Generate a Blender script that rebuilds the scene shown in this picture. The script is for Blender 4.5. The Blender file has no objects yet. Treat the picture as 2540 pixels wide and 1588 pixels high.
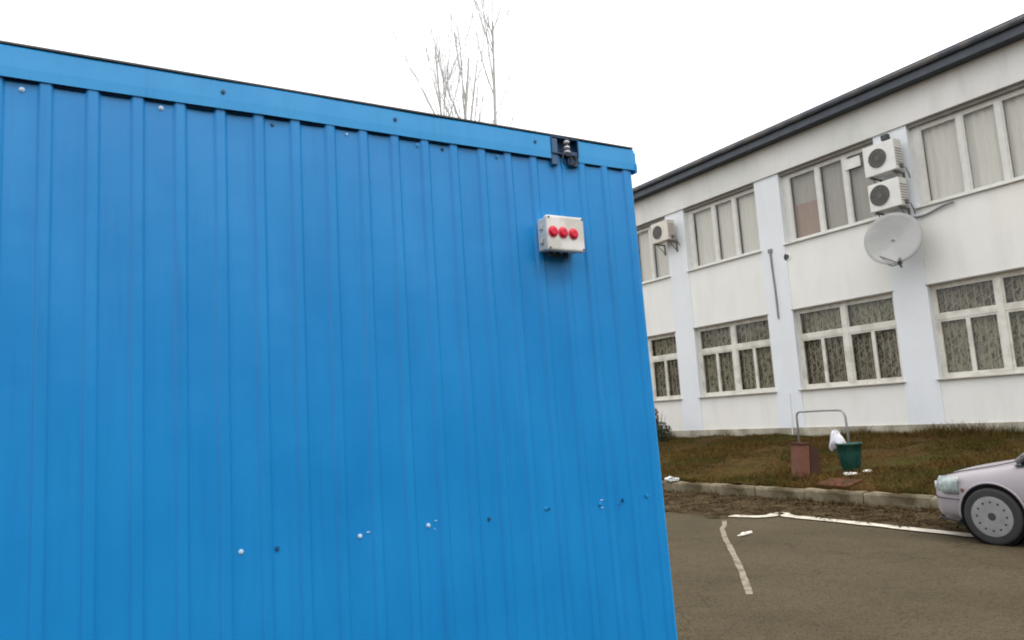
import bpy, math, random
import numpy as np
from mathutils import Vector, Matrix
random.seed(7); rng = np.random.default_rng(7)
sc = bpy.context.scene
col = sc.collection
R = math.radians

# ------------------------------------------------------------------ camera
cam_d = bpy.data.cameras.new('camera'); cam = bpy.data.objects.new('camera', cam_d); col.objects.link(cam)
cam_d.sensor_width = 36.0; cam_d.lens = 36.0 * 755.8 / 1024.0
cam_d.clip_start = 0.05; cam_d.clip_end = 1500
yaw, pit, rol = R(31.38), R(7.38), R(-3.583)
fw = Vector((math.sin(yaw)*math.cos(pit), math.cos(yaw)*math.cos(pit), math.sin(pit)))
rt = Vector((math.cos(yaw), -math.sin(yaw), 0)); up = rt.cross(fw)
rt2 = rt*math.cos(rol) + up*math.sin(rol); up2 = -rt*math.sin(rol) + up*math.cos(rol)
m = Matrix((rt2, up2, -fw)).transposed().to_4x4(); m.translation = Vector((0, 0, 1.6))
cam.matrix_world = m
cam_d.dof.use_dof = False
sc.camera = cam
# ------------------------------------------------------------------ sky: bright overcast
w = bpy.data.worlds.new('World'); sc.world = w; w.use_nodes = True
nt = w.node_tree; nt.nodes.clear()
out = nt.nodes.new('ShaderNodeOutputWorld'); add = nt.nodes.new('ShaderNodeAddShader')
b1 = nt.nodes.new('ShaderNodeBackground'); b2 = nt.nodes.new('ShaderNodeBackground')
sky = nt.nodes.new('ShaderNodeTexSky'); sky.sky_type = 'NISHITA'; sky.sun_disc = False
SUN_EL, SUN_AZ = R(56), R(165)      # azimuth measured clockwise from +Y
sky.sun_elevation = SUN_EL; sky.sun_rotation = SUN_AZ; sky.dust_density = 4
b1.inputs[1].default_value = 0.05
nt.links.new(sky.outputs[0], b1.inputs[0])
tc = nt.nodes.new('ShaderNodeTexCoord'); sep = nt.nodes.new('ShaderNodeSeparateXYZ')
nt.links.new(tc.outputs['Generated'], sep.inputs[0])
mr = nt.nodes.new('ShaderNodeMapRange'); mr.inputs['From Min'].default_value = 0; mr.inputs['From Max'].default_value = 1
mr.inputs['To Min'].default_value = 0.92; mr.inputs['To Max'].default_value = 1.5
nt.links.new(sep.outputs['Z'], mr.inputs['Value'])
cn = nt.nodes.new('ShaderNodeTexNoise'); cn.inputs['Scale'].default_value = 1.6; cn.inputs['Detail'].default_value = 4
nt.links.new(tc.outputs['Generated'], cn.inputs['Vector'])
mr2 = nt.nodes.new('ShaderNodeMapRange'); mr2.inputs['To Min'].default_value = .94; mr2.inputs['To Max'].default_value = 1.06
nt.links.new(cn.outputs['Fac'], mr2.inputs['Value'])
mu = nt.nodes.new('ShaderNodeMath'); mu.operation = 'MULTIPLY'
nt.links.new(mr.outputs[0], mu.inputs[0]); nt.links.new(mr2.outputs[0], mu.inputs[1])
b2.inputs[0].default_value = (1.0, .985, .97, 1)
nt.links.new(mu.outputs[0], b2.inputs[1])
nt.links.new(b1.outputs[0], add.inputs[0]); nt.links.new(b2.outputs[0], add.inputs[1]); nt.links.new(add.outputs[0], out.inputs[0])
# ------------------------------------------------------------------ sun behind thin cloud
sl = bpy.data.lights.new('sun', 'SUN'); so = bpy.data.objects.new('sun', sl); col.objects.link(so)
sl.energy = 0.8; sl.angle = R(18); sl.color = (1, .96, .9)
sd = Vector((math.sin(SUN_AZ)*math.cos(SUN_EL), math.cos(SUN_AZ)*math.cos(SUN_EL), math.sin(SUN_EL)))
so.rotation_euler = sd.to_track_quat('Z', 'Y').to_euler(); so.location = (0, -10, 30)
# ------------------------------------------------------------------ exposure
sc.view_settings.view_transform = 'Standard'; sc.view_settings.look = 'None'
sc.view_settings.exposure = 0.46; sc.view_settings.gamma = 1.0; sc.view_settings.use_curve_mapping = False
sc.render.engine = 'CYCLES'; sc.cycles.max_bounces = 8; sc.cycles.transparent_max_bounces = 16
sc.cycles.pixel_filter_type = 'GAUSSIAN'; sc.cycles.filter_width = 2.2
sc.cycles.use_denoising = True

# ================================================================== helpers
class MB:
    def __init__(s): s.v = []; s.f = []; s.mi = []
    def quad(s, a, b, c, d, mi=0):
        n = len(s.v); s.v += [tuple(a), tuple(b), tuple(c), tuple(d)]; s.f.append((n, n+1, n+2, n+3)); s.mi.append(mi)
    def poly(s, pts, mi=0):
        n = len(s.v); s.v += [tuple(p) for p in pts]; s.f.append(tuple(range(n, n+len(pts)))); s.mi.append(mi)
    def box(s, x0, x1, y0, y1, z0, z1, M=None, mi=0):
        p = [Vector(q) for q in ((x0,y0,z0),(x1,y0,z0),(x1,y1,z0),(x0,y1,z0),(x0,y0,z1),(x1,y0,z1),(x1,y1,z1),(x0,y1,z1))]
        if M is not None: p = [M @ q for q in p]
        n = len(s.v); s.v += [tuple(q) for q in p]
        for f in ((0,3,2,1),(4,5,6,7),(0,1,5,4),(1,2,6,5),(2,3,7,6),(3,0,4,7)):
            s.f.append(tuple(n+i for i in f)); s.mi.append(mi)
        return s
    def tube(s, pts, rad, n=8, caps=True, mi=0):
        pts = [Vector(p) for p in pts]
        if not hasattr(rad, '__len__'): rad = [rad]*len(pts)
        rings = []; prev = None
        for i, p in enumerate(pts):
            d = (pts[min(i+1, len(pts)-1)] - pts[max(i-1, 0)])
            d = d.normalized() if d.length > 1e-9 else Vector((0,0,1))
            if prev is None:
                a = Vector((0,0,1)) if abs(d.z) < .9 else Vector((1,0,0)); a = d.cross(a).normalized()
            else:
                a = prev - d*prev.dot(d); a = a.normalized() if a.length > 1e-6 else prev
            prev = a; b = d.cross(a)
            k = len(s.v)
            for j in range(n):
                t = 2*math.pi*j/n; s.v.append(tuple(p + (a*math.cos(t) + b*math.sin(t))*rad[i]))
            rings.append(k)
        for i in range(len(rings)-1):
            for j in range(n):
                s.f.append((rings[i]+j, rings[i]+(j+1)%n, rings[i+1]+(j+1)%n, rings[i+1]+j)); s.mi.append(mi)
        if caps:
            s.f.append(tuple(rings[0]+j for j in reversed(range(n)))); s.mi.append(mi)
            s.f.append(tuple(rings[-1]+j for j in range(n))); s.mi.append(mi)
        return s
    def mesh(s, name, mats, smooth=False, bevel=0):
        me = bpy.data.meshes.new(name); me.from_pydata(s.v, [], s.f)
        if not isinstance(mats, (list, tuple)): mats = [mats]
        for q in mats: me.materials.append(q)
        if len(mats) > 1: me.polygons.foreach_set('material_index', s.mi)
        if smooth: me.polygons.foreach_set('use_smooth', [True]*len(me.polygons))
        me.update(); return me
    def build(s, name, mats, parent=None, smooth=False, bevel=0, seg=2, **k):
        o = bpy.data.objects.new(name, s.mesh(name, mats, smooth)); col.objects.link(o)
        if parent: o.parent = parent
        if bevel:
            b = o.modifiers.new('bevel', 'BEVEL'); b.width = bevel; b.segments = seg; b.limit_method = 'ANGLE'; b.angle_limit = R(35)
        for a, v in k.items(): o[a] = v
        return o
def tag(o, label=None, cat=None, group=None, kind=None):
    if label: o['label'] = label
    if cat: o['category'] = cat
    if group: o['group'] = group
    if kind: o['kind'] = kind
    return o
def empty(name, loc=(0,0,0), rz=0, **k):
    o = bpy.data.objects.new(name, None); col.objects.link(o); o.location = loc; o.rotation_euler = (0,0,rz); o.empty_display_size = .2
    return tag(o, **k)
def copy_tree(o, parent=None):
    c = o.copy(); col.objects.link(c); c.parent = parent
    for ch in [q for q in list(o.children)]: copy_tree(ch, c)
    return c

def mat(name, c1, c2=None, scale=8, rough=.7, bump=0, bscale=40, detail=6, spec=.5, metal=0, stretch=None, coords='Object', bdist=.01, c3=None, s3=1.5, rvar=0, streak=None, sfac=.4):
    ma = bpy.data.materials.new(name); ma.use_nodes = True; t = ma.node_tree; N = t.nodes; L = t.links
    bs = N['Principled BSDF']; bs.inputs['Roughness'].default_value = rough; bs.inputs['Metallic'].default_value = metal
    bs.inputs['Specular IOR Level'].default_value = spec
    c2 = c2 or tuple(x*.85 for x in c1)
    tcn = N.new('ShaderNodeTexCoord'); mp = N.new('ShaderNodeMapping')
    L.new(tcn.outputs[coords], mp.inputs['Vector'])
    if stretch: mp.inputs['Scale'].default_value = stretch
    no = N.new('ShaderNodeTexNoise'); no.inputs['Scale'].default_value = scale; no.inputs['Detail'].default_value = detail; no.inputs['Roughness'].default_value = .6
    L.new(mp.outputs[0], no.inputs['Vector'])
    cr = N.new('ShaderNodeValToRGB'); cr.color_ramp.elements[0].position = .33; cr.color_ramp.elements[1].position = .67
    cr.color_ramp.elements[0].color = (*c1, 1); cr.color_ramp.elements[1].color = (*c2, 1)
    L.new(no.outputs['Fac'], cr.inputs[0]); last = cr.outputs[0]
    if c3:
        n3 = N.new('ShaderNodeTexNoise'); n3.inputs['Scale'].default_value = s3; n3.inputs['Detail'].default_value = 5
        L.new(mp.outputs[0], n3.inputs['Vector'])
        r3 = N.new('ShaderNodeMapRange'); r3.inputs['From Min'].default_value = .47; r3.inputs['From Max'].default_value = .62
        L.new(n3.outputs['Fac'], r3.inputs['Value'])
        mx = N.new('ShaderNodeMixRGB'); mx.inputs[2].default_value = (*c3, 1)
        L.new(r3.outputs[0], mx.inputs[0]); L.new(last, mx.inputs[1]); last = mx.outputs[0]
    if streak:
        sm = N.new('ShaderNodeMapping'); sm.inputs['Scale'].default_value = (1.3, 1.3, .25); L.new(tcn.outputs[coords], sm.inputs[0])
        sn = N.new('ShaderNodeTexNoise'); sn.inputs['Scale'].default_value = 2.2; sn.inputs['Detail'].default_value = 7; sn.inputs['Roughness'].default_value = .65; L.new(sm.outputs[0], sn.inputs['Vector'])
        sr = N.new('ShaderNodeMapRange'); sr.inputs['From Min'].default_value = .50; sr.inputs['From Max'].default_value = .72; sr.inputs['To Max'].default_value = sfac; L.new(sn.outputs['Fac'], sr.inputs[0])
        sx = N.new('ShaderNodeMixRGB'); sx.inputs[2].default_value = (*streak, 1); L.new(sr.outputs[0], sx.inputs[0]); L.new(last, sx.inputs[1]); last = sx.outputs[0]
    L.new(last, bs.inputs['Base Color'])
    if rvar:
        rr = N.new('ShaderNodeMapRange'); rr.inputs['To Min'].default_value = rough-rvar; rr.inputs['To Max'].default_value = rough+rvar
        L.new(no.outputs['Fac'], rr.inputs['Value']); L.new(rr.outputs[0], bs.inputs['Roughness'])
    if bump:
        nb = N.new('ShaderNodeTexNoise'); nb.inputs['Scale'].default_value = bscale; nb.inputs['Detail'].default_value = 5
        L.new(mp.outputs[0], nb.inputs['Vector'])
        bp = N.new('ShaderNodeBump'); bp.inputs['Strength'].default_value = bump; bp.inputs['Distance'].default_value = bdist
        L.new(nb.outputs['Fac'], bp.inputs['Height']); L.new(bp.outputs[0], bs.inputs['Normal'])
    ma['t'] = 1
    return ma
def glass(name, tint=(.84,.83,.79), refl=1.5, wob=.15):
    ma = bpy.data.materials.new(name); ma.use_nodes = True; t = ma.node_tree; N = t.nodes; L = t.links; N.clear()
    o = N.new('ShaderNodeOutputMaterial'); mx = N.new('ShaderNodeMixShader'); tr = N.new('ShaderNodeBsdfTransparent'); gl = N.new('ShaderNodeBsdfGlossy')
    fr = N.new('ShaderNodeFresnel'); fr.inputs[0].default_value = refl
    tr.inputs[0].default_value = (*tint, 1); gl.inputs['Roughness'].default_value = .03
    nb = N.new('ShaderNodeTexNoise'); nb.inputs['Scale'].default_value = 2.2; tcn = N.new('ShaderNodeTexCoord'); L.new(tcn.outputs['Object'], nb.inputs['Vector'])
    bp = N.new('ShaderNodeBump'); bp.inputs['Strength'].default_value = wob; bp.inputs['Distance'].default_value = .02
    L.new(nb.outputs['Fac'], bp.inputs['Height']); L.new(bp.outputs[0], gl.inputs['Normal'])
    gm = N.new('ShaderNodeNewGeometry'); su = N.new('ShaderNodeMath'); su.operation = 'SUBTRACT'; su.inputs[0].default_value = 1; L.new(gm.outputs['Backfacing'], su.inputs[1])
    ml = N.new('ShaderNodeMath'); ml.operation = 'MULTIPLY'; L.new(fr.outputs[0], ml.inputs[0]); L.new(su.outputs[0], ml.inputs[1]); L.new(ml.outputs[0], mx.inputs[0]); L.new(tr.outputs[0], mx.inputs[1]); L.new(gl.outputs[0], mx.inputs[2]); L.new(mx.outputs[0], o.inputs[0])
    return ma

# ================================================================== materials
M = {}
def asphalt():
    ma = bpy.data.materials.new('asphalt'); ma.use_nodes = True; t = ma.node_tree; N = t.nodes; L = t.links; bs = N['Principled BSDF']
    tcn = N.new('ShaderNodeTexCoord'); O = tcn.outputs['Object']
    def noise(sc_, det=6, ro=.6, dist=0):
        n = N.new('ShaderNodeTexNoise'); n.inputs['Scale'].default_value = sc_; n.inputs['Detail'].default_value = det; n.inputs['Roughness'].default_value = ro; n.inputs['Distortion'].default_value = dist; L.new(O, n.inputs['Vector']); return n.outputs['Fac']
    def rng_(v, a, b, c=0, d=1):
        m_ = N.new('ShaderNodeMapRange'); m_.inputs['From Min'].default_value = a; m_.inputs['From Max'].default_value = b; m_.inputs['To Min'].default_value = c; m_.inputs['To Max'].default_value = d; L.new(v, m_.inputs[0]); return m_.outputs[0]
    def mix(f, a, b, mode='MIX'):
        m_ = N.new('ShaderNodeMixRGB'); m_.blend_type = mode
        for k, v in ((0, f), (1, a), (2, b)):
            if isinstance(v, (int, float)): m_.inputs[k].default_value = v
            elif isinstance(v, tuple): m_.inputs[k].default_value = (*v, 1)
            else: L.new(v, m_.inputs[k])
        return m_.outputs[0]
    c = mix(rng_(noise(.9, 8, .7), .35, .65), (.054,.042,.021), (.080,.063,.034))
    c = mix(rng_(noise(3.7, 6, .7, .6), .56, .70, 0, .6), c, (.045,.036,.020))          # damp, dirty patches
    c = mix(rng_(noise(.35, 4), .52, .58, 0, .25), c, (.085,.069,.040))                    # old repair
    vo = N.new('ShaderNodeTexVoronoi'); vo.inputs['Scale'].default_value = 75; L.new(O, vo.inputs['Vector'])
    sep_ = N.new('ShaderNodeSeparateColor'); L.new(vo.outputs['Color'], sep_.inputs[0])
    c = mix(rng_(sep_.outputs[0], .62, .9, 0, .30), c, (.12,.10,.066))                    # pale stones in the binder
    c = mix(rng_(sep_.outputs[1], .75, .9, 0, .7), c, (.025,.020,.012))
    vc = N.new('ShaderNodeTexVoronoi'); vc.feature = 'DISTANCE_TO_EDGE'; vc.inputs['Scale'].default_value = .33
    dn = N.new('ShaderNodeTexNoise'); dn.inputs['Scale'].default_value = 2.5; dn.inputs['Detail'].default_value = 6; L.new(O, dn.inputs['Vector'])
    va = N.new('ShaderNodeVectorMath'); va.operation = 'SCALE'; va.inputs['Scale'].default_value = .7; L.new(dn.outputs['Color'], va.inputs[0])
    vb = N.new('ShaderNodeVectorMath'); vb.operation = 'ADD'; L.new(O, vb.inputs[0]); L.new(va.outputs[0], vb.inputs[1]); L.new(vb.outputs[0], vc.inputs['Vector'])
    crack = rng_(vc.outputs['Distance'], .0010, .0034, .28, 0)
    c = mix(crack, c, (.018,.014,.008))
    L.new(c, bs.inputs['Base Color']); bs.inputs['Roughness'].default_value = .92; bs.inputs['Specular IOR Level'].default_value = .2
    bp = N.new('ShaderNodeBump'); bp.inputs['Strength'].default_value = .9; bp.inputs['Distance'].default_value = .006; L.new(vo.outputs['Distance'], bp.inputs['Height'])
    b2 = N.new('ShaderNodeBump'); b2.invert = True; b2.inputs['Distance'].default_value = .02; L.new(crack, b2.inputs['Height']); L.new(bp.outputs[0], b2.inputs['Normal'])
    b3 = N.new('ShaderNodeBump'); b3.inputs['Distance'].default_value = .03; b3.inputs['Strength'].default_value = .5; L.new(noise(2.2, 4), b3.inputs['Height']); L.new(b2.outputs[0], b3.inputs['Normal'])
    L.new(b3.outputs[0], bs.inputs['Normal']); return ma
M['asphalt'] = asphalt()
M['soil'] = mat('soil', (.020,.013,.005), (.055,.037,.015), scale=5, rough=.95, bump=1, bscale=14, bdist=.04, c3=(.085,.065,.034), s3=3, spec=.1)
M['bank'] = mat('bank_earth', (.036,.020,.005), (.080,.047,.013), scale=2.2, rough=.95, bump=1, bscale=9, bdist=.05, c3=(.05,.045,.010), s3=.8, spec=.1)
M['kerb'] = mat('kerb_concrete', (.15,.125,.080), (.24,.205,.14), scale=5, rough=.9, bump=.8, bscale=25, bdist=.01, c3=(.08,.064,.035), s3=2.6, spec=.2)
M['line'] = mat('road_paint', (.62,.58,.48), (.50,.46,.37), scale=9, rough=.8, bump=.4, bscale=90, c3=(.42,.38,.31), s3=7)
M['line2'] = mat('worn_road_paint', (.26,.22,.16), (.19,.16,.115), scale=9, rough=.85, bump=.4, bscale=90, c3=(.12,.10,.07), s3=9)
# blue sheet paint: low gloss coat, faint streaks, soft dents
def blue_paint(name, a, b, rough=.36):
    ma = bpy.data.materials.new(name); ma.use_nodes = True; t = ma.node_tree; N = t.nodes; L = t.links; bs = N['Principled BSDF']
    tcn = N.new('ShaderNodeTexCoord')
    mp = N.new('ShaderNodeMapping'); mp.inputs['Scale'].default_value = (1, 1, .12); L.new(tcn.outputs['Object'], mp.inputs[0])
    n1 = N.new('ShaderNodeTexNoise'); n1.inputs['Scale'].default_value = 14; n1.inputs['Detail'].default_value = 6; L.new(mp.outputs[0], n1.inputs['Vector'])
    n2 = N.new('ShaderNodeTexNoise'); n2.inputs['Scale'].default_value = 2.3; n2.inputs['Detail'].default_value = 4; L.new(tcn.outputs['Object'], n2.inputs['Vector'])
    ad = N.new('ShaderNodeMath'); ad.operation = 'ADD'; L.new(n1.outputs['Fac'], ad.inputs[0]); L.new(n2.outputs['Fac'], ad.inputs[1])
    mr = N.new('ShaderNodeMapRange'); mr.inputs['From Min'].default_value = .7; mr.inputs['From Max'].default_value = 1.3; L.new(ad.outputs[0], mr.inputs[0])
    mx = N.new('ShaderNodeMixRGB'); mx.inputs[1].default_value = (*a, 1); mx.inputs[2].default_value = (*b, 1); L.new(mr.outputs[0], mx.inputs[0])
    # dust specks and scuffs
    n3 = N.new('ShaderNodeTexNoise'); n3.inputs['Scale'].default_value = 55; n3.inputs['Detail'].default_value = 3; L.new(tcn.outputs['Object'], n3.inputs['Vector'])
    r3 = N.new('ShaderNodeMapRange'); r3.inputs['From Min'].default_value = .70; r3.inputs['From Max'].default_value = .80; r3.inputs['To Max'].default_value = .5; L.new(n3.outputs['Fac'], r3.inputs[0])
    m3 = N.new('ShaderNodeMixRGB'); m3.inputs[2].default_value = (.06,.22,.42, 1); L.new(r3.outputs[0], m3.inputs[0]); L.new(mx.outputs[0], m3.inputs[1])
    mp4 = N.new('ShaderNodeMapping'); mp4.inputs['Scale'].default_value = (1, 1, .045); L.new(tcn.outputs['Object'], mp4.inputs[0])
    n4 = N.new('ShaderNodeTexNoise'); n4.inputs['Scale'].default_value = 38; n4.inputs['Detail'].default_value = 5; L.new(mp4.outputs[0], n4.inputs['Vector'])
    r4 = N.new('ShaderNodeMapRange'); r4.inputs['From Min'].default_value = .56; r4.inputs['From Max'].default_value = .74; r4.inputs['To Max'].default_value = .26; L.new(n4.outputs['Fac'], r4.inputs[0])
    m4 = N.new('ShaderNodeMixRGB'); m4.inputs[2].default_value = (.008,.135,.36, 1); L.new(r4.outputs[0], m4.inputs[0]); L.new(m3.outputs[0], m4.inputs[1])
    L.new(m4.outputs[0], bs.inputs['Base Color'])
    rr = N.new('ShaderNodeMapRange'); rr.inputs['To Min'].default_value = rough-.07; rr.inputs['To Max'].default_value = rough+.12; L.new(n2.outputs['Fac'], rr.inputs[0]); L.new(rr.outputs[0], bs.inputs['Roughness'])
    nb = N.new('ShaderNodeTexNoise'); nb.inputs['Scale'].default_value = 3.5; nb.inputs['Detail'].default_value = 2; L.new(tcn.outputs['Object'], nb.inputs['Vector'])
    bp = N.new('ShaderNodeBump'); bp.inputs['Strength'].default_value = .45; bp.inputs['Distance'].default_value = .009; L.new(nb.outputs['Fac'], bp.inputs['Height'])
    b2 = N.new('ShaderNodeBump'); b2.inputs['Strength'].default_value = .06; b2.inputs['Distance'].default_value = .001
    n5 = N.new('ShaderNodeTexNoise'); n5.inputs['Scale'].default_value = 220; L.new(tcn.outputs['Object'], n5.inputs['Vector']); L.new(n5.outputs['Fac'], b2.inputs['Height'])
    L.new(bp.outputs[0], b2.inputs['Normal']); L.new(b2.outputs[0], bs.inputs['Normal'])
    bs.inputs['Specular IOR Level'].default_value = .42
    return ma
M['blue'] = blue_paint('blue_sheet_paint', (.003,.188,.50), (.005,.222,.555))
M['blue_trim'] = blue_paint('blue_trim_paint', (.014,.25,.58), (.022,.285,.62), rough=.34)
M['blue_dark'] = mat('dark_blue_metal', (.004,.035,.09), (.008,.05,.12), rough=.5)
M['seam_shade'] = mat('navy_seam_shade', (.003,.012,.035), (.005,.018,.05), rough=.9, spec=.1)
M['steel_dark'] = mat('dark_metal', (.03,.032,.035), (.045,.045,.05), rough=.5)
M['arch'] = mat('wheel_housing', (.004,.004,.004), (.006,.006,.006), rough=.95, spec=.1)
M['rubber'] = mat('black_rubber', (.022,.022,.023), (.032,.031,.030), rough=.8)
M['pale_plastic'] = mat('pale_grey_plastic', (.68,.69,.68), (.60,.60,.58), scale=14, rough=.45, c3=(.5,.5,.46), s3=9)
M['red'] = mat('crimson_plastic', (.66,.003,.040), (.50,.002,.028), rough=.3)
M['pink'] = mat('pink_red_plastic', (.75,.06,.10), (.65,.05,.08), rough=.35)
M['ceramic'] = mat('pale_insulator', (.55,.57,.62), (.42,.44,.50), rough=.25)
M['screw_b'] = mat('bright_screw', (.45,.62,.78), (.5,.65,.8), rough=.3)
M['screw_d'] = mat('dark_screw', (.005,.06,.16), (.01,.09,.2), rough=.4)
M['wall'] = mat('cream_render', (.79,.785,.74), (.75,.745,.70), scale=.9, rough=.9, bump=.35, bscale=60, c3=(.78,.75,.70), s3=.35, bdist=.008, streak=(.45,.43,.38), sfac=.16)
M['pil'] = mat('bluish_white_render', (.745,.77,.785), (.71,.735,.75), scale=1.2, rough=.9, bump=.35, bscale=60, bdist=.008, streak=(.48,.49,.48), sfac=.16)
M['band'] = mat('beige_render', (.75,.735,.70), (.71,.695,.665), scale=1.1, rough=.9, bump=.35, bscale=50, c3=(.64,.65,.60), s3=.4, bdist=.008, streak=(.36,.345,.31), sfac=.22)
M['plinth'] = mat('plinth_render', (.36,.33,.26), (.48,.44,.36), scale=2, rough=.92, bump=.6, bscale=30, c3=(.22,.20,.14), s3=1.2, streak=(.16,.14,.08), sfac=.7)
M['lintel'] = mat('grey_lintel', (.20,.185,.17), (.27,.25,.23), scale=2, rough=.9)
M['roofm'] = mat('dark_blue_grey_sheet', (.030,.040,.055), (.055,.070,.090), scale=3, rough=.45, bump=.2, bscale=6)
M['gutter'] = mat('grey_gutter_metal', (.11,.125,.15), (.075,.085,.105), scale=4, rough=.42, c3=(.16,.155,.15), s3=2.5)
M['soffit'] = mat('dark_soffit', (.035,.042,.055), (.05,.06,.075), rough=.8)
M['frame'] = mat('old_white_window_paint', (.70,.68,.61), (.62,.60,.53), scale=6, rough=.6, c3=(.54,.51,.44), s3=3)
M['frame_up'] = mat('white_window_paint', (.68,.67,.62), (.60,.59,.55), scale=6, rough=.5)
M['sill'] = mat('sill_sheet', (.52,.50,.44), (.42,.40,.34), scale=5, rough=.6)
M['grille'] = mat('pale_grille_paint', (.66,.65,.57), (.56,.55,.48), scale=9, rough=.6)
M['glass'] = glass('window_glass'); M['glass_up'] = glass('upper_window_glass', (.92,.91,.89), 1.52)
M['cur_g'] = mat('grey_curtain', (.46,.46,.43), (.40,.40,.38), scale=3, rough=.95, stretch=(1,6,.4))
M['cur_l'] = mat('pale_curtain', (.80,.81,.78), (.72,.73,.70), scale=3, rough=.95, stretch=(1,6,.4))
M['cur_r'] = mat('salmon_curtain', (.42,.32,.27), (.38,.29,.25), scale=3, rough=.95, stretch=(1,6,.4))
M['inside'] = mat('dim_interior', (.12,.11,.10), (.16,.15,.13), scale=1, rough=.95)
def lace(name, a, b, thr):
    ma = mat(name, a, b, scale=5, rough=.95, stretch=(1,2,.6)); t = ma.node_tree; N = t.nodes; L = t.links
    bs = N['Principled BSDF']; tcn = N.new('ShaderNodeTexCoord'); mp = N.new('ShaderNodeMapping')
    mp.inputs['Rotation'].default_value = (R(22), 0, 0); mp.inputs['Scale'].default_value = (1, 2.6, .9); L.new(tcn.outputs['Object'], mp.inputs[0])
    n = N.new('ShaderNodeTexNoise'); n.inputs['Scale'].default_value = 7.5; n.inputs['Detail'].default_value = 4; n.inputs['Distortion'].default_value = 1.1; L.new(mp.outputs[0], n.inputs['Vector'])
    r = N.new('ShaderNodeMapRange'); r.inputs['From Min'].default_value = thr-.04; r.inputs['From Max'].default_value = thr+.05; r.inputs['To Min'].default_value = .30; L.new(n.outputs['Fac'], r.inputs[0])
    L.new(r.outputs[0], bs.inputs['Alpha']); return ma
M['lace_g'] = lace('green_grey_lace_curtain', (.60,.59,.51), (.46,.45,.39), .47)
M['lace_b'] = lace('brown_grey_lace_curtain', (.54,.50,.46), (.40,.37,.34), .49)
M['ac'] = mat('ac_white_enamel', (.72,.72,.68), (.64,.63,.58), scale=5, rough=.45)
M['ac_old'] = mat('ac_yellowed_enamel', (.66,.62,.54), (.58,.54,.47), scale=5, rough=.5)
M['fan'] = mat('fan_dark_grille', (.07,.07,.062), (.10,.10,.09), rough=.6)
M['dish'] = mat('dish_grey_paint', (.33,.33,.315), (.29,.29,.28), scale=3, rough=.7, c3=(.36,.36,.35), s3=1.5, spec=.2)
M['galv'] = mat('galvanised_pipe', (.34,.34,.33), (.24,.24,.23), scale=12, rough=.5, metal=.3)
M['bracket'] = mat('bracket_metal', (.10,.095,.085), (.15,.14,.12), rough=.6)
M['cable'] = mat('grey_cable', (.22,.24,.25), (.16,.17,.18), rough=.6)
M['rust'] = mat('rust_red_paint', (.15,.060,.036), (.11,.043,.026), scale=7, rough=.8, bump=.4, bscale=30, c3=(.15,.055,.03), s3=4)
M['rust2'] = mat('dull_rust_plate', (.10,.042,.024), (.075,.032,.018), scale=7, rough=.9, c3=(.05,.03,.014), s3=4, spec=.1)
M['rust_dark'] = mat('dark_rust', (.030,.010,.004), (.052,.018,.007), scale=7, rough=.85, bump=.4, bscale=30)
M['green_bin'] = mat('dark_green_plastic', (.004,.045,.035), (.006,.060,.047), scale=6, rough=.45)
M['white_bag'] = mat('white_plastic_bag', (.62,.62,.66), (.50,.50,.54), rough=.4, bump=.5, bscale=15)
M['paper'] = mat('white_paper', (.70,.68,.62), (.6,.58,.52), rough=.9)
M['rust_wall'] = mat('brown_brick', (.13,.075,.05), (.17,.10,.07), scale=3, rough=.9)
M['bark'] = mat('grey_bark', (.44,.43,.41), (.34,.33,.315), scale=6, rough=.95, bump=.6, bscale=20)
M['blade'] = mat('dry_grass', (.064,.038,.009), (.115,.070,.019), scale=1.6, rough=.95, c3=(.052,.046,.010), s3=.7, spec=.1)
M['blade_green'] = mat('green_grass', (.045,.044,.009), (.062,.060,.014), scale=3, rough=.9, spec=.1)
M['leaf'] = mat('dead_leaf', (.050,.030,.012), (.085,.058,.026), scale=12, rough=.95, c3=(.03,.018,.008), s3=9, spec=.1)
M['shrub_g'] = mat('dark_evergreen_leaf', (.022,.034,.012), (.045,.055,.02), scale=8, rough=.7)
M['shrub_r'] = mat('wine_red_leaf', (.09,.025,.022), (.14,.045,.03), scale=8, rough=.7)
M['car'] = mat('pale_lilac_car_paint', (.29,.265,.285), (.32,.29,.31), scale=3, rough=.3, spec=.6)
M['car_glass'] = mat('dark_car_glass', (.012,.018,.018), (.02,.028,.028), rough=.05, spec=.8)
M['lamp_glass'] = mat('headlight_glass', (.20,.26,.25), (.42,.48,.47), scale=14, rough=.12, spec=.8)
M['alloy'] = mat('grey_wheel_cover', (.35,.35,.36), (.28,.28,.29), rough=.35, metal=.5)
M['roof_felt'] = mat('container_roof_sheet', (.25,.27,.28), (.18,.19,.2), rough=.6)

# ================================================================== setting: ground
g = MB(); g.quad((-300,-300,0),(300,-300,0),(300,300,0),(-300,300,0)); g.build('road', M['asphalt'], kind='structure')
# soil strip between road and kerb, ragged edge towards the road
ny = 260; ys = np.linspace(-8, 22, ny); xs_n = 16; g = MB()
def edge_x(y):
    e = 8.05 + .20*math.sin(y*1.7) + .12*math.sin(y*4.3+1) + .08*math.sin(y*9.1)
    k = min(1, max(0, (8.0-y)/.35))               # nearer part: the litter stops at the painted line
    return e*(1-k) + k*(8.86 + .035*math.sin(y*5.3) + .02*math.sin(y*13))
for i, y in enumerate(ys):
    e = edge_x(y)
    for j in range(xs_n):
        t = j/(xs_n-1); x = e + (9.995-e)*t
        z = .005 + .030*t**.8*(1+.6*math.sin(x*5+y*3)*math.sin(y*2.3)) + (.006*rng.random() if 0 < j else 0)
        g.v.append((x, y, z))
for i in range(ny-1):
    for j in range(xs_n-1):
        a = i*xs_n+j; g.f.append((a, a+1, a+xs_n+1, a+xs_n)); g.mi.append(0)
g.build('soil_strip', M['soil'], smooth=True, kind='structure')
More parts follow.
